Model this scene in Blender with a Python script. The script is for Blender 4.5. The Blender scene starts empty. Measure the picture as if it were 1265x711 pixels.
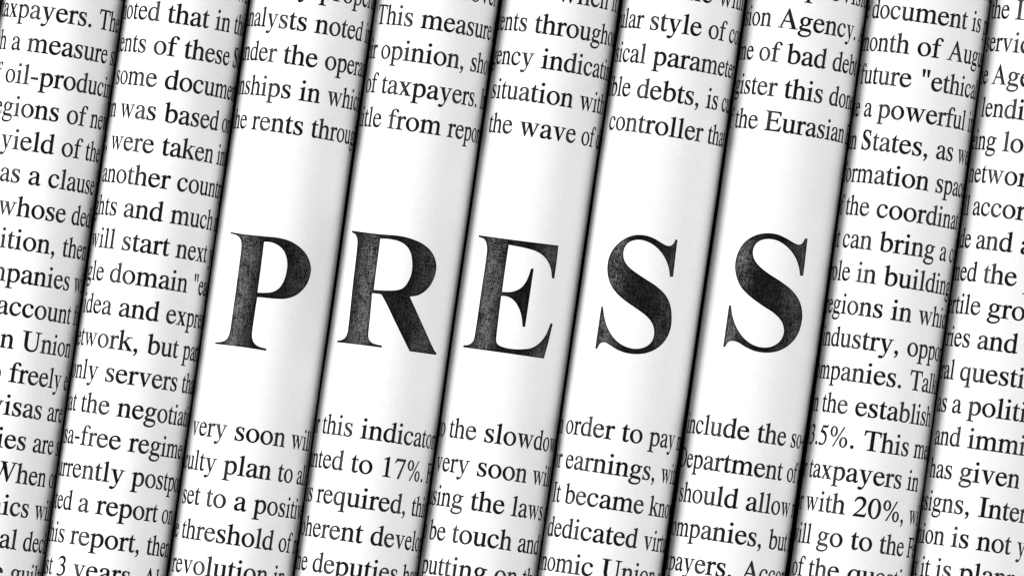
import bpy, math, random
from math import sin, cos, tan, atan2, pi, radians
from mathutils import Vector, Matrix
from mathutils.geometry import delaunay_2d_cdt

random.seed(7)
scene = bpy.context.scene
C = scene.collection
K = 0.0002                       # metres per photograph pixel in the plane of the rolls' axes
PW, PH = 1265.0, 711.0
R_MEAN = 75.0 * K
TILT = math.atan(0.1425)         # lean of the rolls in the picture

# ------------------------------------------------------------------ camera
CAM_DIST = 2.0
target = Vector((0, 0, R_MEAN))
cam_loc = Vector((0, -0.07, R_MEAN + CAM_DIST))
cam_data = bpy.data.cameras.new('camera')
cam = bpy.data.objects.new('camera', cam_data)
C.objects.link(cam)
scene.cycles.filter_width = 1.4
cam.location = cam_loc
cam_rot = (target - cam_loc).to_track_quat('-Z', 'Y')
cam.rotation_euler = cam_rot.to_euler()
cam_data.sensor_fit = 'HORIZONTAL'
cam_data.sensor_width = 36.0
HALF_TAN = (PW * K / 2) / (target - cam_loc).length
cam_data.lens = 18.0 / HALF_TAN
cam_data.clip_start = 0.05
cam_data.clip_end = 50
scene.camera = cam

# ------------------------------------------------------------------ light
world = bpy.data.worlds.new('World')
scene.world = world
world.use_nodes = True
bg = world.node_tree.nodes['Background']
bg.inputs['Color'].default_value = (1, 1, 1, 1)
bg.inputs['Strength'].default_value = 0.31

AX = Vector((sin(TILT), cos(TILT), 0))      # along the rolls
EX = Vector((cos(TILT), -sin(TILT), 0))     # across the rolls
def strip_lamp(name, phi, dist, power, sx, sy):
    ld = bpy.data.lights.new(name, 'AREA')
    ld.shape = 'RECTANGLE'; ld.size = sx; ld.size_y = sy; ld.energy = power
    o = bpy.data.objects.new(name, ld); C.objects.link(o)
    z = EX * sin(phi) + Vector((0, 0, cos(phi)))       # towards the lamp
    o.location = z * dist + Vector((0, 0, R_MEAN))
    x = AX.cross(z).normalized()
    m = Matrix((x, AX, z)).transposed().to_4x4()
    m.translation = o.location
    o.matrix_world = m
    return o
strip_lamp('softbox_left', radians(-57), 1.3, 24.5, 0.60, 1.0)
strip_lamp('softbox_right', radians(67), 1.3, 14.5, 1.3, 1.0)

scene.view_settings.view_transform = 'Standard'
scene.view_settings.look = 'None'
scene.view_settings.exposure = 0.0
scene.view_settings.gamma = 1.0

# ------------------------------------------------------------------ materials
def new_mat(name):
    m = bpy.data.materials.new(name); m.use_nodes = True
    nt = m.node_tree
    return m, nt, nt.nodes['Principled BSDF']
def node(nt, kind, **kw):
    n = nt.nodes.new(kind)
    for k, v in kw.items():
        if k in n.inputs: n.inputs[k].default_value = v
        else: setattr(n, k, v)
    return n
def coords(nt, sx, sy, sz):
    tc = nt.nodes.new('ShaderNodeTexCoord')
    mp = nt.nodes.new('ShaderNodeMapping')
    mp.inputs['Scale'].default_value = (sx, sy, sz)
    nt.links.new(tc.outputs['Object'], mp.inputs['Vector'])
    return mp.outputs['Vector']
def noise(nt, vec, scale, detail=4, rough=0.6):
    n = node(nt, 'ShaderNodeTexNoise', Scale=scale, Detail=detail, Roughness=rough)
    nt.links.new(vec, n.inputs['Vector'])
    return n.outputs['Fac']
def ramp(nt, fac, stops):
    r = nt.nodes.new('ShaderNodeValToRGB')
    el = r.color_ramp.elements
    while len(el) < len(stops): el.new(0.5)
    for e, (p, v) in zip(el, stops):
        e.position = p; e.color = (v, v, v, 1)
    nt.links.new(fac, r.inputs['Fac'])
    return r.outputs['Color']
def mrange(nt, fac, a, b, lo, hi):
    m = node(nt, 'ShaderNodeMapRange')
    for i, v in zip((1, 2, 3, 4), (a, b, lo, hi)): m.inputs[i].default_value = v
    nt.links.new(fac, m.inputs[0])
    return m.outputs[0]

def paper_material():
    m, nt, b = new_mat('newsprint')
    v = coords(nt, 1, 0.35, 1)
    fib = noise(nt, v, 2600, 6, 0.7)
    mot = noise(nt, coords(nt, 1, 1, 1), 160, 4, 0.6)
    c1 = mrange(nt, fib, 0.25, 0.75, 0.93, 1.04)
    c2 = mrange(nt, mot, 0.3, 0.7, 0.99, 1.01)
    mul = node(nt, 'ShaderNodeMath', operation='MULTIPLY')
    nt.links.new(c1, mul.inputs[0]); nt.links.new(c2, mul.inputs[1])
    sc = node(nt, 'ShaderNodeMath', operation='MULTIPLY'); sc.inputs[1].default_value = 0.80
    nt.links.new(mul.outputs[0], sc.inputs[0])
    cb = nt.nodes.new('ShaderNodeCombineColor')
    for i in range(3): nt.links.new(sc.outputs[0], cb.inputs[i])
    nt.links.new(cb.outputs[0], b.inputs['Base Color'])
    b.inputs['Roughness'].default_value = 0.62
    b.inputs['Specular IOR Level'].default_value = 0.35
    bp = node(nt, 'ShaderNodeBump', Strength=0.12, Distance=0.00006)
    nt.links.new(fib, bp.inputs['Height'])
    nt.links.new(bp.outputs['Normal'], b.inputs['Normal'])
    return m

def ink_material(name, big):
    m, nt, b = new_mat(name)
    # printer's ink: thin and speckled inside the broad strokes, full along their edges (ink squeeze)
    streak = noise(nt, coords(nt, 1, 0.14, 1), 2900, 3, 0.6)
    weft = noise(nt, coords(nt, 0.2, 1, 0.2), 2900, 3, 0.6)
    blot = noise(nt, coords(nt, 1, 0.6, 1), 260, 3, 0.6)
    spk = noise(nt, coords(nt, 1, 0.9, 1), 3000, 3, 0.75)
    def add(a, c, op='ADD', k=None):
        n = node(nt, 'ShaderNodeMath', operation=op); nt.links.new(a, n.inputs[0])
        if k is None: nt.links.new(c, n.inputs[1])
        else: n.inputs[1].default_value = k
        return n.outputs[0]
    tot = add(add(add(streak, None, 'MULTIPLY', 0.7), add(weft, None, 'MULTIPLY', 0.6)), add(add(blot, None, 'MULTIPLY', 0.5), add(spk, None, 'MULTIPLY', 1.3)))
    f = mrange(nt, tot, 1.40, 1.84, 0.0, 1.0)
    if big:
        at = node(nt, 'ShaderNodeAttribute', attribute_name='inside')
        f = add(f, at.outputs['Fac'], 'MULTIPLY')
        col = ramp(nt, f, [(0.0, 0.003), (0.45, 0.005), (1.0, 0.014)])
        spec = mrange(nt, f, 0, 1, 0.015, 0.42)
    else:
        col = ramp(nt, f, [(0.0, 0.003), (1.0, 0.010)])
        spec = mrange(nt, f, 0, 1, 0.04, 0.24)
    nt.links.new(col, b.inputs['Base Color'])
    nt.links.new(spec, b.inputs['Specular IOR Level'])
    b.inputs['Roughness'].default_value = 0.38
    bp = node(nt, 'ShaderNodeBump', Strength=0.3, Distance=0.00005)
    nt.links.new(spk, bp.inputs['Height'])
    nt.links.new(bp.outputs['Normal'], b.inputs['Normal'])
    return m

def table_material():
    m, nt, b = new_mat('black_table')
    f = noise(nt, coords(nt, 1, 1, 1), 300, 5, 0.6)
    nt.links.new(ramp(nt, f, [(0.3, 0.006), (0.7, 0.014)]), b.inputs['Base Color'])
    b.inputs['Roughness'].default_value = 0.8
    return m

PAPER = paper_material()
INK = ink_material('text_ink', False)
HEAD_INK = ink_material('headline_ink', True)
TABLE = table_material()

# ------------------------------------------------------------------ a book-face alphabet, drawn in thousandths of an em
def bez(p0, p1, p2, p3, n=7):
    out = []
    for i in range(1, n + 1):
        t = i / n; s = 1 - t
        out.append((s*s*s*p0[0] + 3*s*s*t*p1[0] + 3*s*t*t*p2[0] + t*t*t*p3[0],
                    s*s*s*p0[1] + 3*s*s*t*p1[1] + 3*s*t*t*p2[1] + t*t*t*p3[1]))
    return out
def P(s):
    tk = s.replace(',', ' ').split()
    pts = []; i = 0; cmd = None
    while i < len(tk):
        if tk[i] in 'MLCZ':
            cmd = tk[i]; i += 1
            if cmd == 'Z': continue
        if cmd in 'ML':
            pts.append((float(tk[i]), float(tk[i+1]))); i += 2
        else:
            q = [float(v) for v in tk[i:i+6]]; i += 6
            pts += bez(pts[-1], q[0:2], q[2:4], q[4:6])
    return pts
def rect(x0, y0, x1, y1): return [[(x0, y0), (x1, y0), (x1, y1), (x0, y1)]]
def ell(cx, cy, rx, ry, rot=0, n=28):
    c, s = cos(radians(rot)), sin(radians(rot))
    out = []
    for i in range(n):
        a = 2*pi*i/n; x, y = rx*cos(a), ry*sin(a)
        out.append((cx + x*c - y*s, cy + x*s + y*c))
    return out
def foot(x0, x1, sl, sr, y=0, h=1):          # bracketed slab serif; h=-1 turns it over for the tops of capitals
    q = P(f'M {x0} 0 L {x1} 0 L {x1} 17 C {sr+28} 20 {sr} 28 {sr} 75 L {sl} 75 C {sl} 28 {sl-28} 20 {x0} 17')
    return [[(a, y + h*b) for a, b in q]]
def flag(sl, sr, h):                         # slanted serif at the head of a small letter
    return [P(f'M {sr} {h} L {sr-12} {h} C {sl+20} {h-22} {sl-20} {h-40} {sl-62} {h-52} L {sl-62} {h-68} C {sl-25} {h-56} {sl} {h-62} {sl} {h-115} L {sr} {h-115}')]
def arch(xs, xe):
    w = xe - xs
    f = lambda t: xs + w*t
    return [P(f'M {xs} 372 C {f(.17)} 432 {f(.33)} 460 {f(.51)} 460 C {f(.81)} 460 {xe} 402 {xe} 305 L {xe-84} 290 C {xe-84} 365 {f(.58)} 402 {f(.40)} 402 C {f(.25)} 402 {f(.14)} 385 {xs} 340')]
def tail(x0, x1):                            # right foot of d, u and a
    return [P(f'M {x1} 70 C {x1} 50 {x1+8} 44 {x1+66} 42 L {x1+66} 27 L {x0+4} -9 L {x0} 0 L {x0} 70')]
def vee(x0, x1, y1, y0, th, tn):             # thick-and-thin V between x0 and x1
    xm = (x0 + x1)/2 + 5
    return [[(x0, y1), (x0+th, y1), (xm+th*.28, y0+130*(y1/450)**.7), (x1-tn, y1), (x1, y1), (xm+8, y0), (xm-8, y0)]]
def serif(x0, x1, y): return rect(x0, y-15, x1, y)
def xf(c, sx, sy, dx=0, dy=0): return [[(x*sx+dx, y*sy+dy) for x, y in k] for k in c]

BOWL_B = [P('M 153 375 C 190 432 235 460 285 460 C 395 460 470 365 470 238 C 470 90 362 -10 240 -10 C 170 -10 110 12 69 42 L 69 110 L 153 120'),
          P('M 153 330 C 175 370 215 396 255 396 C 335 396 380 325 380 212 C 380 95 330 22 240 22 C 195 22 153 45 153 78')]
BOWL_D = [P('M 342 395 C 325 437 290 460 245 460 C 120 460 27 350 27 205 C 27 80 100 -10 205 -10 C 260 -10 305 12 342 60'),
          P('M 342 330 C 342 385 300 428 245 428 C 165 428 115 350 115 228 C 115 115 165 47 240 47 C 285 47 322 68 342 100')]
S_SMALL = [P('M 318 450 L 322 320 L 306 320 C 290 390 255 432 200 432 C 155 432 127 405 127 368 C 127 330 160 308 220 275 C 300 230 348 195 348 125 C 348 40 280 -10 195 -10 C 150 -10 110 0 80 8 C 65 8 62 0 55 -8 L 46 -8 L 46 150 L 62 150 C 78 65 125 18 190 18 C 240 18 272 48 272 90 C 272 130 245 155 185 190 C 110 232 50 268 50 345 C 50 415 105 460 180 460 C 220 460 250 448 275 444 C 290 442 296 446 302 450')]
G = {}   # char -> (advance, shapes); a shape is [outline, hole, hole...]
G['a'] = (444, [[P('M 442 66 L 442 40 C 415 5 392 -10 358 -10 C 318 -10 294 14 289 63 C 238 14 189 -10 137 -10 C 77 -10 37 30 37 97 C 37 140 55 173 90 200 C 125 226 170 248 287 288 L 287 328 C 287 398 262 432 205 432 C 160 432 128 410 128 380 C 128 371 132 361 132 350 C 132 328 113 312 91 312 C 69 312 50 330 50 352 C 50 412 119 460 210 460 C 310 460 371 416 371 320 L 371 120 C 371 64 377 47 401 47 C 414 47 424 52 442 66'),
     P('M 287 258 L 287 123 C 287 90 282 80 258 66 C 233 52 207 44 187 44 C 151 44 121 76 121 122 C 121 178 159 216 287 258')]])
G['b'] = (500, [flag(69, 153, 683), rect(69, 40, 153, 640), BOWL_B])
G['c'] = (444, [[P('M 398 156 C 350 86 314 60 257 60 C 166 60 106 142 106 257 C 106 360 157 431 237 431 C 273 431 286 420 296 384 L 302 362 C 310 333 328 316 350 316 C 376 316 398 335 398 359 C 398 417 326 460 240 460 C 120 460 25 360 25 219 C 25 85 107 -10 221 -10 C 294 -10 352 33 412 147')]])
G['d'] = (500, [flag(342, 426, 683), rect(342, 0, 426, 640), BOWL_D, tail(342, 426)])
G['e'] = (444, [[P('M 408 164 C 364 90 322 60 263 60 C 172 60 106 138 98 277 L 405 277 C 402 395 340 460 230 460 C 108 460 25 365 25 225 C 25 85 105 -10 217 -10 C 305 -10 385 40 424 157'),
     P('M 100 309 C 112 390 155 428 212 428 C 268 428 300 395 306 309')]])
G['f'] = (333, [[P('M 20 450 L 20 418 L 103 418 L 103 75 L 187 75 L 187 418 L 309 418 L 309 450 L 187 450 L 187 540 C 187 610 205 655 255 655 C 316 655 303 568 345 568 C 366 568 383 584 383 608 C 383 645 343 683 275 683 C 165 683 103 600 103 450')], foot(20, 280, 103, 187)])
G['g'] = (500, [[ell(236, 308, 172, 152), ell(236, 308, 90, 124, -8)], rect(345, 390, 470, 428),
     [P('M 28 -110 C 28 -180 110 -218 225 -218 C 365 -218 470 -145 470 -50 C 470 25 420 60 320 65 L 190 74 C 150 76 128 84 128 102 C 128 122 155 150 195 170 L 160 185 C 105 155 58 118 58 78 C 58 45 85 20 130 -2 C 70 -40 28 -72 28 -110'),
      P('M 90 -92 C 90 -140 150 -172 245 -172 C 355 -172 432 -125 432 -72 C 432 -35 400 -22 330 -18 L 160 -6 C 110 -40 90 -65 90 -92')]])
G['h'] = (500, [flag(69, 153, 683), rect(69, 0, 153, 640), foot(9, 213, 69, 153), arch(153, 426), rect(342, 0, 426, 310), foot(284, 487, 342, 426)])
G['i'] = (278, [flag(95, 179, 460), rect(95, 0, 179, 420), foot(16, 253, 95, 179), [ell(130, 632, 52, 52)]])
G['k'] = (505, [flag(69, 153, 683), rect(69, 0, 153, 640), foot(7, 215, 69, 153), [[(150, 212), (150, 248), (335, 428), (382, 428)]], [[(196, 262), (258, 324), (440, 75), (490, 12), (375, 12)]], rect(278, 434, 474, 450), rect(300, 0, 505, 15)])
G['l'] = (278, [flag(97, 181, 683), rect(97, 0, 181, 640), foot(19, 257, 97, 181)])
G['m'] = (778, [flag(80, 164, 460), rect(80, 0, 164, 420), foot(16, 224, 80, 164), arch(164, 429), rect(345, 0, 429, 310), foot(287, 489, 345, 429), arch(429, 697), rect(613, 0, 697, 310), foot(555, 775, 613, 697)])
G['n'] = (500, [flag(75, 159, 460), rect(75, 0, 159, 420), foot(12, 219, 75, 159), arch(159, 426), rect(342, 0, 426, 310), foot(284, 485, 342, 426)])
G['o'] = (500, [[ell(250, 225, 222, 235), ell(250, 226, 134, 206, 7)]])
G['p'] = (500, [flag(75, 159, 460), rect(75, -200, 159, 420), foot(5, 247, 75, 159, -217),
     [P('M 159 375 C 190 430 235 460 290 460 C 395 460 470 365 470 235 C 470 90 372 -10 258 -10 C 215 -10 185 3 159 28'),
      P('M 159 333 C 180 372 220 396 260 396 C 335 396 382 325 382 208 C 382 95 335 22 258 22 C 205 22 159 60 159 90')]])
G['q'] = (500, [BOWL_D, rect(342, -200, 426, 400), [[(342, 380), (342, 425), (414, 462), (426, 462), (426, 380)]], foot(255, 490, 342, 426, -217)])
G['r'] = (333, [flag(75, 159, 460), rect(75, 0, 159, 420), foot(5, 245, 75, 159), [P('M 159 365 C 200 430 235 460 277 460 C 312 460 335 440 335 405 C 335 378 320 360 298 360 C 268 360 262 392 240 392 C 215 392 180 355 159 318')]])
G['s'] = (389, [S_SMALL])
G['t'] = (278, [[P('M 154 450 L 255 450 L 255 418 L 154 418 L 154 118 C 154 70 165 45 200 45 C 228 45 245 55 262 72 L 275 60 C 250 15 215 -10 165 -10 C 105 -10 70 25 70 95 L 70 418 L 15 418 L 15 430 C 70 455 110 500 140 579 L 154 579')]])
def utop(sl, sr): return [P(f'M {sl-62} 450 L {sr} 450 L {sr} 390 L {sl} 390 C {sl} 425 {sl-15} 434 {sl-62} 435')]
G['u'] = (500, [utop(71, 155), rect(71, 120, 155, 400), utop(340, 424), rect(340, 0, 424, 400), tail(340, 424),
     [P('M 155 140 C 155 75 185 50 235 50 C 275 50 310 65 340 105 L 340 65 C 300 15 255 -10 205 -10 C 120 -10 71 40 71 140')]])
G['v'] = (500, [vee(68, 428, 440, -14, 105, 40), serif(19, 215, 450), serif(320, 477, 450)])
G['w'] = (722, [vee(66, 380, 440, -14, 100, 38), vee(300, 648, 440, -14, 100, 38), serif(21, 210, 450), serif(250, 400, 450), serif(545, 694, 450)])
G['x'] = (500, [[[(58, 438), (170, 438), (432, 12), (320, 12)]], [[(90, 12), (132, 12), (402, 438), (356, 438)]], serif(24, 213, 450), serif(300, 465, 450), serif(17, 175, 15), serif(268, 479, 15)])
G['y'] = (500, [vee(66, 425, 440, -20, 105, 40), serif(14, 212, 450), serif(322, 475, 450),
     [P('M 292 130 L 250 0 C 228 -75 200 -145 150 -145 C 120 -145 105 -128 80 -128 C 50 -128 30 -145 30 -172 C 30 -202 55 -218 92 -218 C 170 -218 212 -150 250 -60 L 320 115')]])
G['z'] = (444, [[P('M 38 450 L 401 450 L 401 432 L 130 30 L 330 30 C 385 30 395 50 405 130 L 420 130 L 414 0 L 27 0 L 27 15 L 300 420 L 150 420 C 80 420 70 400 62 330 L 45 330')]])
G['A'] = (722, [[[(346, 674), (368, 674), (655, 15), (535, 15), (308, 572)]], [[(318, 605), (340, 545), (142, 15), (98, 15)]], rect(185, 218, 470, 254), serif(15, 213, 18), serif(450, 706, 18)])
G['D'] = (722, [[P('M 16 662 L 295 662 C 540 662 685 540 685 330 C 685 130 545 0 310 0 L 16 0 L 16 18 C 90 22 104 35 104 90 L 104 572 C 104 628 90 640 16 644'),
     P('M 206 590 C 206 618 218 625 250 625 L 290 625 C 480 625 574 520 574 330 C 574 140 480 37 290 37 L 255 37 C 218 37 206 48 206 80')]])
G['E'] = (611, [[P('M 12 662 L 546 662 L 550 520 L 526 520 C 515 605 490 625 400 625 L 202 625 L 202 370 L 350 370 C 415 370 432 390 440 452 L 462 452 L 462 252 L 440 252 C 432 315 415 332 350 332 L 202 332 L 202 90 C 202 50 225 38 300 38 L 370 38 C 490 38 525 70 573 169 L 597 169 L 552 0 L 12 0 L 12 18 C 85 22 100 35 100 90 L 100 572 C 100 625 85 640 12 644')]])
G['F'] = (556, [[P('M 12 662 L 546 662 L 546 520 L 524 520 C 515 605 490 625 400 625 L 202 625 L 202 370 L 350 370 C 415 370 432 390 440 452 L 462 452 L 462 252 L 440 252 C 432 315 415 332 350 332 L 202 332 L 202 70 L 100 70 L 100 572 C 100 625 85 640 12 644')], foot(12, 300, 100, 202)])
G['I'] = (333, [rect(115, 0, 217, 662), foot(18, 315, 115, 217), foot(18, 315, 115, 217, 662, -1)])
G['S'] = (556, [xf(S_SMALL, 1.40, 1.465)])
G['T'] = (611, [rect(254, 0, 356, 640), foot(160, 452, 254, 356), [P('M 30 662 L 580 662 L 593 492 L 569 492 C 560 590 530 625 440 625 L 170 625 C 80 625 50 590 41 492 L 17 492')]])
G['U'] = (722, [[P('M 105 650 L 105 250 C 105 75 195 -14 362 -14 C 520 -14 603 75 603 245 L 603 650 L 562 650 L 562 250 C 562 110 495 38 385 38 C 270 38 207 110 207 245 L 207 650')], foot(14, 318, 105, 207, 662, -1), foot(473, 705, 562, 603, 662, -1)])
G['W'] = (944, [vee(75, 510, 655, -11, 125, 42), vee(385, 855, 655, -11, 125, 42), serif(5, 260, 662), serif(330, 570, 662), serif(735, 932, 662)])
G['0'] = (500, [[ell(250, 331, 226, 345), ell(250, 331, 132, 316)]])
G['1'] = (500, [[P('M 294 676 L 280 676 L 111 592 L 111 574 C 160 592 210 608 210 560 L 210 60 L 294 60')], foot(118, 394, 210, 294)])
G['2'] = (500, [[P('M 474 137 L 425 0 L 29 0 L 29 12 C 150 140 250 240 300 330 C 325 375 335 415 335 460 C 335 545 280 602 205 602 C 140 602 95 565 60 490 L 38 496 C 65 615 130 676 235 676 C 345 676 424 605 424 500 C 424 400 360 310 130 75 L 370 75 C 420 75 435 85 458 142')]])
G['3'] = (500, [[P('M 152 366 L 152 352 C 290 350 345 290 345 200 C 345 100 280 35 195 35 C 140 35 110 70 75 70 C 50 70 40 52 40 38 C 40 5 85 -14 150 -14 C 320 -14 431 85 431 230 C 431 310 390 365 320 390 C 375 430 405 475 405 530 C 405 615 340 676 245 676 C 155 676 90 625 45 520 L 62 510 C 100 575 145 605 200 605 C 275 605 322 560 322 495 C 322 430 270 385 152 366')]])
G['5'] = (500, [[P('M 438 681 L 400 595 L 180 595 L 160 500 C 320 480 410 380 410 245 C 410 90 300 -14 150 -14 C 80 -14 31 10 31 45 C 31 65 45 78 68 78 C 110 78 130 35 190 35 C 275 35 335 105 335 215 C 335 335 250 410 64 425 L 160 662 L 395 662 L 425 688')]])
G['7'] = (500, [[P('M 79 662 L 449 662 L 449 646 L 237 -8 L 172 -8 L 370 588 L 160 588 C 90 588 70 560 38 498 L 20 506')]])
G['%'] = (833, [[ell(210, 500, 150, 176), ell(210, 500, 78, 148)], [ell(622, 162, 150, 176), ell(622, 162, 78, 148)], [[(585, 676), (628, 676), (255, -13), (212, -13)]]])
G['.'] = (250, [[ell(125, 45, 56, 56)]])
G[','] = (250, [[ell(120, 48, 56, 56)], [P('M 174 60 C 192 -20 150 -100 80 -141 L 70 -125 C 115 -95 135 -50 130 0')]])
G['-'] = (333, [rect(39, 194, 285, 257)])
G['"'] = (408, [[[(78, 676), (172, 676), (145, 431), (108, 431)]], [[(238, 676), (332, 676), (305, 431), (268, 431)]]])
G[' '] = (250, [])

def ccw(c):
    a = sum(c[i][0]*c[(i+1) % len(c)][1] - c[(i+1) % len(c)][0]*c[i][1] for i in range(len(c)))
    return c if a > 0 else c[::-1]
def swell(c, d):
    """moves a contour outwards (ccw) by d: ink spread"""
    n = len(c); out = []
    for i in range(n):
        a, b, e = c[i-1], c[i], c[(i+1) % n]
        n1 = (b[1]-a[1], a[0]-b[0]); n2 = (e[1]-b[1], b[0]-e[0])
        l1, l2 = math.hypot(*n1) or 1, math.hypot(*n2) or 1
        x, y = n1[0]/l1 + n2[0]/l2, n1[1]/l1 + n2[1]/l2
        q = max(x*x + y*y, 1.0)
        out.append((b[0] + 2*d*x/q, b[1] + 2*d*y/q))
    return out
def fill(shapes, step, ymin, ymax, eps, spread=0.0, grid=False):
    """triangles of the union of the shapes (each less its holes), cut into upright strips so that it can bend"""
    vs, es, fs, rule = [], [], [], []
    for sh in shapes:
        ids = []
        for ci, c in enumerate(sh):
            d = []
            for p in ccw(c):
                if not d or (abs(p[0]-d[-1][0]) + abs(p[1]-d[-1][1])) > eps*20: d.append(p)
            if (abs(d[0][0]-d[-1][0]) + abs(d[0][1]-d[-1][1])) <= eps*20: d.pop()
            if spread: d = swell(d, spread if ci == 0 else -spread)
            b = len(vs); vs += [Vector(p) for p in d]
            fs.append(list(range(b, b + len(d)))); ids.append(len(fs) - 1)
        rule.append((ids[0], set(ids[1:])))
    xs = [v.x for v in vs]
    x = math.floor(min(xs)/step)*step + step*.5
    while x < max(xs):
        vs += [Vector((x, ymin)), Vector((x, ymax))]; es.append((len(vs)-2, len(vs)-1)); x += step
    if grid:
        x0, x1 = min(xs) - step, max(xs) + step; y = ymin + step*.37
        while y < ymax:
            vs += [Vector((x0, y)), Vector((x1, y))]; es.append((len(vs)-2, len(vs)-1)); y += step
    ov, oe, of, a, b, orig = delaunay_2d_cdt(vs, es, fs, 0, eps, True)
    keep = []
    for f, o in zip(of, orig):
        s = set(o)
        if any(r in s and not (h & s) for r, h in rule): keep.append(f)
    used = sorted({i for f in keep for i in f}); m = {v: i for i, v in enumerate(used)}
    return [(ov[i].x, ov[i].y) for i in used], [tuple(m[i] for i in f) for f in keep]
GLYPH = {}
SPREAD = 10.0
def glyph(ch):
    if ch not in GLYPH:
        adv, sh = G[ch]
        if sh:
            v, f = fill(sh, 90, -260, 740, 0.05, SPREAD)
            GLYPH[ch] = (adv, v, f, min(p[0] for p in v))
        else: GLYPH[ch] = (adv, [], [], 0)
    return GLYPH[ch]

# ------------------------------------------------------------------ the table under the rolls
def mesh_obj(name, verts, faces, mat, parent=None, smooth=True):
    me = bpy.data.meshes.new(name)
    me.from_pydata(verts, [], faces); me.update()
    if smooth: me.polygons.foreach_set('use_smooth', [True]*len(me.polygons))
    me.materials.append(mat)
    o = bpy.data.objects.new(name, me); C.objects.link(o)
    if parent: o.parent = parent
    return o
t = mesh_obj('table', [(-.6, -.45, 0), (.6, -.45, 0), (.6, .45, 0), (-.6, .45, 0), (-.6, -.45, -.02), (.6, -.45, -.02), (.6, .45, -.02), (-.6, .45, -.02)],
             [(0, 1, 2, 3), (7, 6, 5, 4), (0, 4, 5, 1), (1, 5, 6, 2), (2, 6, 7, 3), (3, 7, 4, 0)], TABLE, None, False)
t['kind'] = 'structure'

# ------------------------------------------------------------------ the rolls
# the seams between the rolls in the photograph: x at the top edge and at the bottom edge
SEAM = [(-149, -252), (3, -99), (154, 53), (309, 207), (464, 363), (618.5, 516), (768, 664), (923, 818), (1073, 974), (1224.5, 1127), (1378, 1281)]
GAP_L, GAP_R = 0.2 * K, 1.1 * K
LEN = 520 * K            # half length of a roll
def plane_pt(px, py):    # photograph point -> point in the plane of the axes
    d = cam_rot @ Vector(((px - PW/2)/(PW/2)*HALF_TAN, -(py - PH/2)/(PW/2)*HALF_TAN, -1))
    s = (R_MEAN - cam_loc.z)/d.z
    return cam_loc + d*s
class Roll: pass
def make_roll(i):
    r = Roll()
    l0, l1 = plane_pt(SEAM[i][0], 0), plane_pt(SEAM[i][1], PH)
    r0, r1 = plane_pt(SEAM[i+1][0], 0), plane_pt(SEAM[i+1][1], PH)
    top, bot = (l0 + r0)/2, (l1 + r1)/2
    ax = (top - bot).normalized()
    r.tau = atan2(ax.x, ax.y)
    r.a = ax; r.e = Vector((ax.y, -ax.x, 0))
    w = min((r0 - l0).dot(r.e), (r1 - l1).dot(r.e))
    r.R = (w - GAP_L - GAP_R)/2
    bot = bot + r.e*((GAP_L - GAP_R)/2)
    c = bot + ax*((Vector((0, 0, R_MEAN)) - bot).dot(ax))
    r.c = Vector((c.x, c.y, r.R))
    r.ph = [random.uniform(0, 6.28) for _ in range(6)]
    return r
def wob(r, th, v):       # the sheet is not perfectly round or straight
    q = v / K
    return K*(0.30*sin(q/95 + r.ph[0] + 1.3*sin(th + r.ph[1])) + 0.22*sin(q/210 + r.ph[2])*sin(2*th + r.ph[3]) + 0.18*sin(q/47 + 2*th + r.ph[4])) - 0.35*K
def surf(r, th, v, off=0.0):
    R = r.R + wob(r, th, v) + off
    return (R*sin(th), v, r.R + R*cos(th))
def unproject(r, px, py):    # photograph point -> (angle, length along the roll) on the roll's skin
    d = cam_rot @ Vector(((px - PW/2)/(PW/2)*HALF_TAN, -(py - PH/2)/(PW/2)*HALF_TAN, -1))
    o = cam_loc - r.c
    ox, oz, dx, dz = o.dot(r.e), o.z, d.dot(r.e), d.z
    A, B, Cc = dx*dx + dz*dz, ox*dx + oz*dz, ox*ox + oz*oz - r.R*r.R
    D = B*B - A*Cc
    s = (-B - math.sqrt(max(D, 0)))/A
    p = o + d*s
    return atan2(p.dot(r.e), p.z), p.dot(r.a)

def paper_tube(r, parent):
    nv = 72; outer = 180; inner = 60; turns = 4
    prof = [(-pi + 2*pi*j/outer, 0.0) for j in range(outer + 1)]
    for j in range(1, inner*turns + 1):
        prof.append((pi + 2*pi*j/inner, -K*(0.6 + 2.6*j/inner)))
    vs, fs = [], []
    n = len(prof)
    for k in range(nv + 1):
        v = -LEN + 2*LEN*k/nv
        for th, off in prof:
            R = r.R + (wob(r, th, v) if off == 0 else wob(r, th, v) + off)
            vs.append((R*sin(th), v, r.R + R*cos(th)))
    for k in range(nv):
        for j in range(n - 1):
            a = k*n + j
            fs.append((a, a + n, a + n + 1, a + 1))
    return mesh_obj('paper_tube', vs, fs, PAPER, parent)

EM = 36.2 * K
PITCH = 40.95 * K
INK_H = 0.14 * K
LIM = radians(88)
def squeeze(t): return t - 0.06*t*t if t > 0 else t      # the sheet is wound a little tighter on this side
def unsqueeze(t): return (1 - math.sqrt(1 - 0.24*t))/0.12 if t > 0 else t
def set_line(r, text, anchor_u, v, acc):
    """set one line of text round the roll; the character after | stands at anchor_u"""
    k = text.index('|') if '|' in text else 0
    text = text.replace('|', '')
    x = 0; pos = []
    for ch in text:
        pos.append(x); x += G[ch][0]
    x0 = pos[k] + glyph(text[k])[3]
    vs, fs = acc
    for ch, px in zip(text, pos):
        adv, gv, gf, lsb = glyph(ch)
        if not gv: continue
        base = len(vs); ok = []
        for gx, gy in gv:
            th = squeeze((anchor_u + (px + gx - x0)*EM/1000)/r.R)
            ok.append(abs(th) < LIM)
            vs.append(surf(r, max(-1.6, min(1.6, th)), v + gy*EM/1000, INK_H))
        for f in gf:
            if all(ok[q] for q in f): fs.append(tuple(base + q for q in f))
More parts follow.
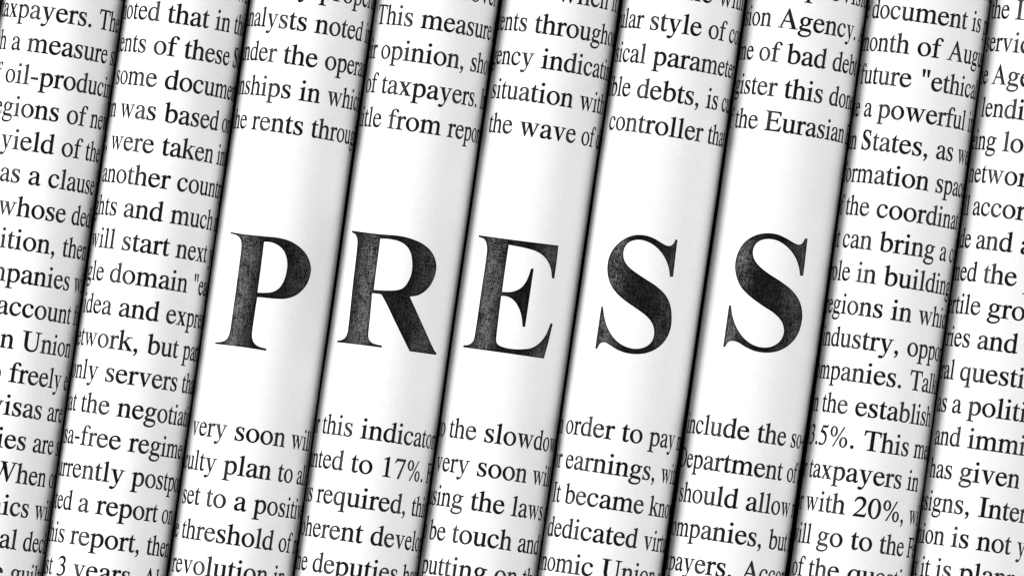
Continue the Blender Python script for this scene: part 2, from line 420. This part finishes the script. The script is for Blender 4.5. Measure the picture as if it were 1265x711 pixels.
def compact(vs, fs):
    used = sorted({q for f in fs for q in f}); m = {q: i for i, q in enumerate(used)}
    return [vs[q] for q in used], [tuple(m[q] for q in f) for f in fs]

# every line of print: text with | before the character whose left edge and base line were found at (x, y)
TEXT = {
 1: [[('of taxpay|ers. The re', 69.6, 26.5), ('such a |measure sti', 33.8, 64), ('of oil-|producing', 49, 103), ('regions |of new ta', 83.7, 148), ('the yield |of the pe', 77, 190),
      ('as a |clause in', 60, 232), ('whose |dedic', 88.5, 280.5), ('addition, |then it', 77, 319.5), ('companie|s will', 79, 359), ('on acc|ount for', 43, 395), ('European |Union', 27, 432.7),
      ('to |freely ele', 12, 468), ('visas |are to', 59, 521), ('companies |are set', 41, 559), ('W|hen on the', 20, 597), ('economics |will be', 43, 638), ('final |decision', 29, 679.5), ('the |guilty of', 13.5, 714)]],
 2: [[('agency noted |that in the sa', 207.4, 27), ('documents of |these Stat', 228, 70), ('on some |documents', 204, 110), ('conclusion was |based on', 202.7, 151), ('place, were |taken into', 200, 192),
      ('in another |country', 219.6, 235), ('rights and |much mo', 211, 276.6), ('will start |next year', 218, 317.5), ('single |domain "eag', 136, 348), ('the idea |and expres', 147.6, 389.5),
      ('network, |but part', 182, 435), ('only |servers that', 131, 469), ('that the |negotiation', 145, 514), ('visa-free |regime is', 159, 557), ('currently |postpone', 163, 597), ('noted a |report on', 118.6, 636), ('this |report, then', 87, 671), ('last 3 |years. Also', 90, 711)]],
 3: [[('and many pro|perties', 437, 5), ('analysts |noted in', 389.6, 40), ('under |the operatio', 350, 79.4), ('relationships |in which', 370, 123), ('the rents |through', 384.5, 169)],
     [('very |soon will b', 291, 543), ('faculty |plan to all', 276, 585), ('set |to a positive', 255, 622), ('the thres|hold of re', 280, 672), ('a rev|olution in', 239, 708)]],
 4: [[('there is moreo|ver to', 594.6, 5), ('This |measure is', 520.6, 35), ('their |opinion, show', 471.6, 70), ('of |taxpayers. In', 471.6, 113), ('title |from report', 479, 160)],
     [('for this |indicators', 446, 540), ('wanted |to 17%. Fo', 434, 580), ('is |required, this', 392, 618), ('coherent |develop', 458, 673), ('the |deputies have', 386, 707)]],
 5: [[('of cases whe|n it is', 742, 9), ('patents |throughou', 660.7, 39), ('agency |indicating', 669, 84.5), ('situation |with the', 716, 136), ('the |wave of de', 642, 167)],
     [('to the |slowdown', 599, 546), ('very |soon will', 590, 588.6), ('using |the laws of', 581, 631), ('to be |touch and t', 558, 670), ('putting |on them', 612, 713)]],
 6: [[('and the |with the', 889, 6), ('regular |style of cou', 804, 34.7), ('physical |parameter', 807, 77.7), ('possible |debts, is cut', 787, 121), ('contr|oller that', 809, 169)],
     [('in order |to pay mo', 768, 546), ('for earnin|gs, with', 778, 590), ('It became |known', 803, 633), ('dedicated |virtual', 795, 679), ('Economic |Union a', 743, 711)]],
 7: [[('of the pro|vision', 1041, 2), ('ession |Agency. As', 962, 33), ('some of |bad debt', 972, 78), ('register |this done', 969, 120), ('of the |Eurasian E', 944.6, 162)],
     [('include |the so-cal', 935.6, 545), ('Depart|ment of th', 904, 582), ('he should |allow re', 922, 631), ('compani|es, but it', 908, 673), ('taxpayers. |Accord', 916, 712)]],
 8: [[('the docu|ment is pr', 1131, 26.6), ('month |of August', 1134, 68), ('of future "|ethical', 1151, 111), ('like a |powerful in', 1085, 143.5), ('European States, |as wel', 1157, 199), ('information |space', 1157, 236.5),
      ('of the |coordinat', 1083, 269), ('it can |bring a co', 1086.5, 309), ('role in |building', 1092, 351), ('regions |in which', 1101, 395.5), ('industry, |opport', 1121.6, 437), ('companies. |Talks', 1124, 480),
      ('in the |establish', 1057, 511), ('13.5%. |This mea', 1067, 554.7), ('for taxpay|ers in', 1079, 600), ('or with |20%, wi', 1054, 639.5), ('will go |to the Fe', 1051, 678), ('of |the question', 999.5, 708)]],
 9: [[('and the |Interest', 1255, 23.5), ('of serv|ice of', 1252, 62.5), ('the |Agency in', 1225.6, 104.7), ('len|ding to', 1241, 146), ('being |loans and', 1239, 187), ('netw|ork and', 1241.5, 226), ('will |according', 1202, 265.5),
      ('made |and all the', 1206, 308.7), ('formed |the pro', 1215, 348), ('fertile |grow on', 1220.6, 392), ('countries |and so', 1208, 432), ('several |questions', 1187, 467), ('as a |political', 1196, 512), ('and |immigrat', 1196, 551),
      ('has |given the', 1186, 590), ('designs, |Internet', 1209, 639.5), ('Union |is not yet', 1175, 676), ('that it |is planned', 1156, 710.5)]],
 0: [[('the title from the rents', None, None)]],
}
SPARE = ['the companies will go to the', 'another report on the rents', 'of taxpayers. The measure is', 'as a clause whose decision in', 'under the operation of the laws',
         'on some documents it was based', 'regions in which it can bring', 'and much more in the building']

# the five headline letters: outlines in zoomed pixels (origin, scale), outline first, then the counter
HEAD = {
 3: ((260, 270), 3.95, [[(97,65),(160,75),(265,86),(330,93),(390,110),(440,142),(475,185),(491,235),(488,275),(470,322),(432,364),(390,385),(340,391),(228,382),(222,420),(204,545),(203,580),(214,607),(238,624),(272,633),(272,643),(150,625),(23,610),(23,602),(52,600),(76,590),(91,565),(100,520),(147,165),(149,115),(140,92),(122,79),(97,73)],
     [(261,112),(300,116),(338,135),(363,165),(375,210),(373,252),(360,300),(336,338),(303,357),(265,361),(229,360),(245,240)]]),
 4: ((410, 270), 3.95, [[(97,58),(170,68),(240,76),(330,84),(400,102),(455,130),(493,170),(511,220),(508,265),(490,312),(462,348),(422,373),(380,380),(440,510),(500,640),(513,655),(510,664),(445,655),(380,646),(310,505),(243,372),(222,366),(196,363),(188,460),(178,555),(179,582),(192,602),(215,612),(244,618),(243,628),(140,615),(25,602),(25,594),(50,589),(68,574),(78,540),(100,335),(124,125),(122,95),(113,76),(97,67)],
     [(236,97),(285,100),(332,112),(366,135),(386,170),(393,220),(389,265),(372,308),(347,338),(312,349),(260,350),(204,347),(220,220)]]),
 5: ((560, 260), 2.963, [[(93,90),(240,110),(385,128),(378,190),(370,248),(362,248),(356,208),(340,177),(312,153),(272,139),(203,125),(190,210),(178,297),(214,297),(247,283),(269,255),(285,212),(294,212),(279,315),(263,425),(254,425),(250,388),(239,354),(219,326),(196,314),(175,312),(165,395),(157,468),(160,486),(176,497),(210,505),(250,507),(290,501),(322,479),(343,448),(357,412),(365,414),(350,478),(333,541),(185,520),(37,500),(37,492),(56,490),(71,479),(78,458),(100,310),(123,150),(121,120),(112,104),(93,97)]]),
 6: ((720, 270), 3.95, [[(462,102),(451,190),(440,283),(425,284),(419,240),(402,195),(375,155),(335,122),(292,105),(258,104),(225,116),(205,140),(198,172),(204,205),(224,234),(256,261),(310,297),(362,332),(404,374),(427,425),(433,488),(425,545),(400,595),(360,633),(312,654),(262,660),(210,654),(165,637),(132,616),(106,603),(85,608),(70,633),(60,634),(75,530),(90,428),(98,428),(105,480),(121,532),(150,580),(190,614),(238,632),(282,632),(320,616),(342,587),(348,546),(336,506),(305,470),(255,434),(195,391),(152,347),(128,300),(120,245),(128,190),(155,140),(200,101),(250,81),(300,81),(345,95),(382,117),(408,131),(428,132),(443,121),(452,102)]]),
 7: ((880, 270), 3.95, [[(465,97),(454,190),(443,278),(428,278),(422,235),(404,187),(370,142),(322,109),(280,99),(240,104),(212,123),(198,155),(202,192),(226,228),(272,266),(338,309),(390,351),(425,402),(438,460),(432,520),(410,575),(370,619),(320,645),(265,653),(207,645),(160,624),(125,603),(96,596),(76,602),(62,625),(52,625),(66,525),(80,422),(90,422),(97,472),(116,527),(150,578),(193,612),(240,627),(286,624),(325,602),(346,567),(348,530),(334,495),(300,460),(245,424),(185,380),(140,334),(116,280),(110,225),(122,170),(155,116),(205,83),(260,71),(315,76),(363,97),(400,119),(424,127),(440,119),(452,97)]]),
}
def smooth_outline(p, n=5):
    """rounds every bend of the outline that is not a corner"""
    m = len(p); corner = []
    for i in range(m):
        a, b, c = p[i-1], p[i], p[(i+1) % m]
        t1, t2 = atan2(b[1]-a[1], b[0]-a[0]), atan2(c[1]-b[1], c[0]-b[0])
        d = abs((t2 - t1 + pi) % (2*pi) - pi)
        corner.append(d > radians(48))
    out = []
    for i in range(m):
        p1, p2 = p[i], p[(i+1) % m]
        p0 = p[i-1] if not corner[i] else (2*p1[0]-p2[0], 2*p1[1]-p2[1])
        p3 = p[(i+2) % m] if not corner[(i+1) % m] else (2*p2[0]-p1[0], 2*p2[1]-p1[1])
        # centripetal-ish tangents scaled to this span
        L = math.hypot(p2[0]-p1[0], p2[1]-p1[1])
        def tan_(q0, q1, q2):
            dx, dy = q2[0]-q0[0], q2[1]-q0[1]; h = math.hypot(dx, dy) or 1
            return dx/h*L, dy/h*L
        m1, m2 = tan_(p0, p1, p2), tan_(p1, p2, p3)
        for k in range(n):
            t = k/n; h1 = 2*t**3-3*t**2+1; h2 = t**3-2*t**2+t; h3 = -2*t**3+3*t**2; h4 = t**3-t**2
            out.append((h1*p1[0]+h2*m1[0]+h3*p2[0]+h4*m2[0], h1*p1[1]+h2*m1[1]+h3*p2[1]+h4*m2[1]))
    return out

LABEL = {
 0: 'newspaper roll barely showing in the top left corner, beside the taxpayers roll',
 1: 'newspaper roll covered in small print reading taxpayers, oil-producing and yield of the',
 2: 'newspaper roll covered in small print reading noted that in the and another country',
 3: 'newspaper roll printed with one large black letter P',
 4: 'newspaper roll printed with one large black letter R',
 5: 'newspaper roll printed with one large black letter E',
 6: 'newspaper roll printed with the large letter S beside the E, below the word controller',
 7: 'newspaper roll printed with the large last letter S, below the word Eurasian',
 8: 'newspaper roll covered in small print reading document is, powerful and 13.5%',
 9: 'newspaper roll along the right edge covered in small print, Agency and Internet',
}
def build_roll(i):
    r = make_roll(i)
    root = bpy.data.objects.new('newspaper_roll', None); C.objects.link(root)
    root.empty_display_size = 0.01
    root.location = (r.c.x, r.c.y, 0); root.rotation_euler = (0, 0, -r.tau)
    root['label'] = LABEL[i]; root['category'] = 'newspaper roll'; root['group'] = 'rolled newspapers lying side by side'
    paper_tube(r, root)
    blocks = TEXT[i]
    taken = []
    for blk in blocks:
        acc = ([], [])
        if blk[0][1] is None:
            pts = [(-0.9*r.R, 8*PITCH)]; v0, pitch = 8*PITCH, PITCH
        else:
            pts = []
            for s, x, y in blk:
                th, v = unproject(r, x - 1.6, y); pts.append((unsqueeze(th)*r.R, v))
            n = len(pts); mi = (n-1)/2; mv = sum(p[1] for p in pts)/n
            pitch = PITCH
            pitch = 42.4*K if n == 5 else pitch
            if n > 10:
                pitch = -sum((k-mi)*(p[1]-mv) for k, p in enumerate(pts))/sum((k-mi)**2 for k in range(n))
            v0 = mv + pitch*mi
        for k, (line, p) in enumerate(zip(blk, pts)):
            v = v0 - pitch*k
            set_line(r, line[0], p[0], v, acc)
            taken.append(v)
        # the print runs on past the frame, up to the ends of the roll
        first, last = v0, v0 - pitch*(len(blk)-1)
        top_block = blk is blocks[0]; low_block = blk is blocks[-1]
        if top_block:
            v = first + pitch
            while v < LEN - 60*K:
                set_line(r, random.choice(SPARE), -1.45*r.R - random.uniform(0, 40)*K, v, acc); v += pitch
        if low_block:
            v = last - pitch
            while v > -LEN + 40*K:
                set_line(r, random.choice(SPARE), -1.45*r.R - random.uniform(0, 40)*K, v, acc); v -= pitch
        vs, fs = compact(*acc)
        mesh_obj('printed_text', vs, fs, INK, root)
    if i in HEAD:
        (ox, oy), sc, conts = HEAD[i]
        shp = []
        for c in conts:
            q = [unproject(r, ox + x/sc, oy + y/sc) for x, y in smooth_outline(c)]
            shp.append([(th*r.R/K, v/K) for th, v in q])
        v2, f2 = fill([shp], 1.7, min(p[1] for p in shp[0]) - 9, max(p[1] for p in shp[0]) + 9, 0.002, 0.0, True)
        vs = [surf(r, u*K/r.R, v*K, INK_H) for u, v in v2]
        o = mesh_obj('headline_letter', vs, f2, HEAD_INK, root)
        seg = [(c[k-1], c[k]) for c in shp for k in range(len(c))]
        def edge_dist(p):
            best = 1e9
            for (ax, ay), (bx, by) in seg:
                dx, dy = bx-ax, by-ay; q = dx*dx + dy*dy or 1e-9
                t = max(0, min(1, ((p[0]-ax)*dx + (p[1]-ay)*dy)/q))
                best = min(best, (p[0]-ax-t*dx)**2 + (p[1]-ay-t*dy)**2)
            return math.sqrt(best)
        at = o.data.attributes.new('inside', 'FLOAT', 'POINT')
        at.data.foreach_set('value', [0.3 + 0.7*max(0, min(1, (edge_dist(p) - 0.3)/2.6)) for p in v2])
    return root
for i in range(10): build_roll(i)
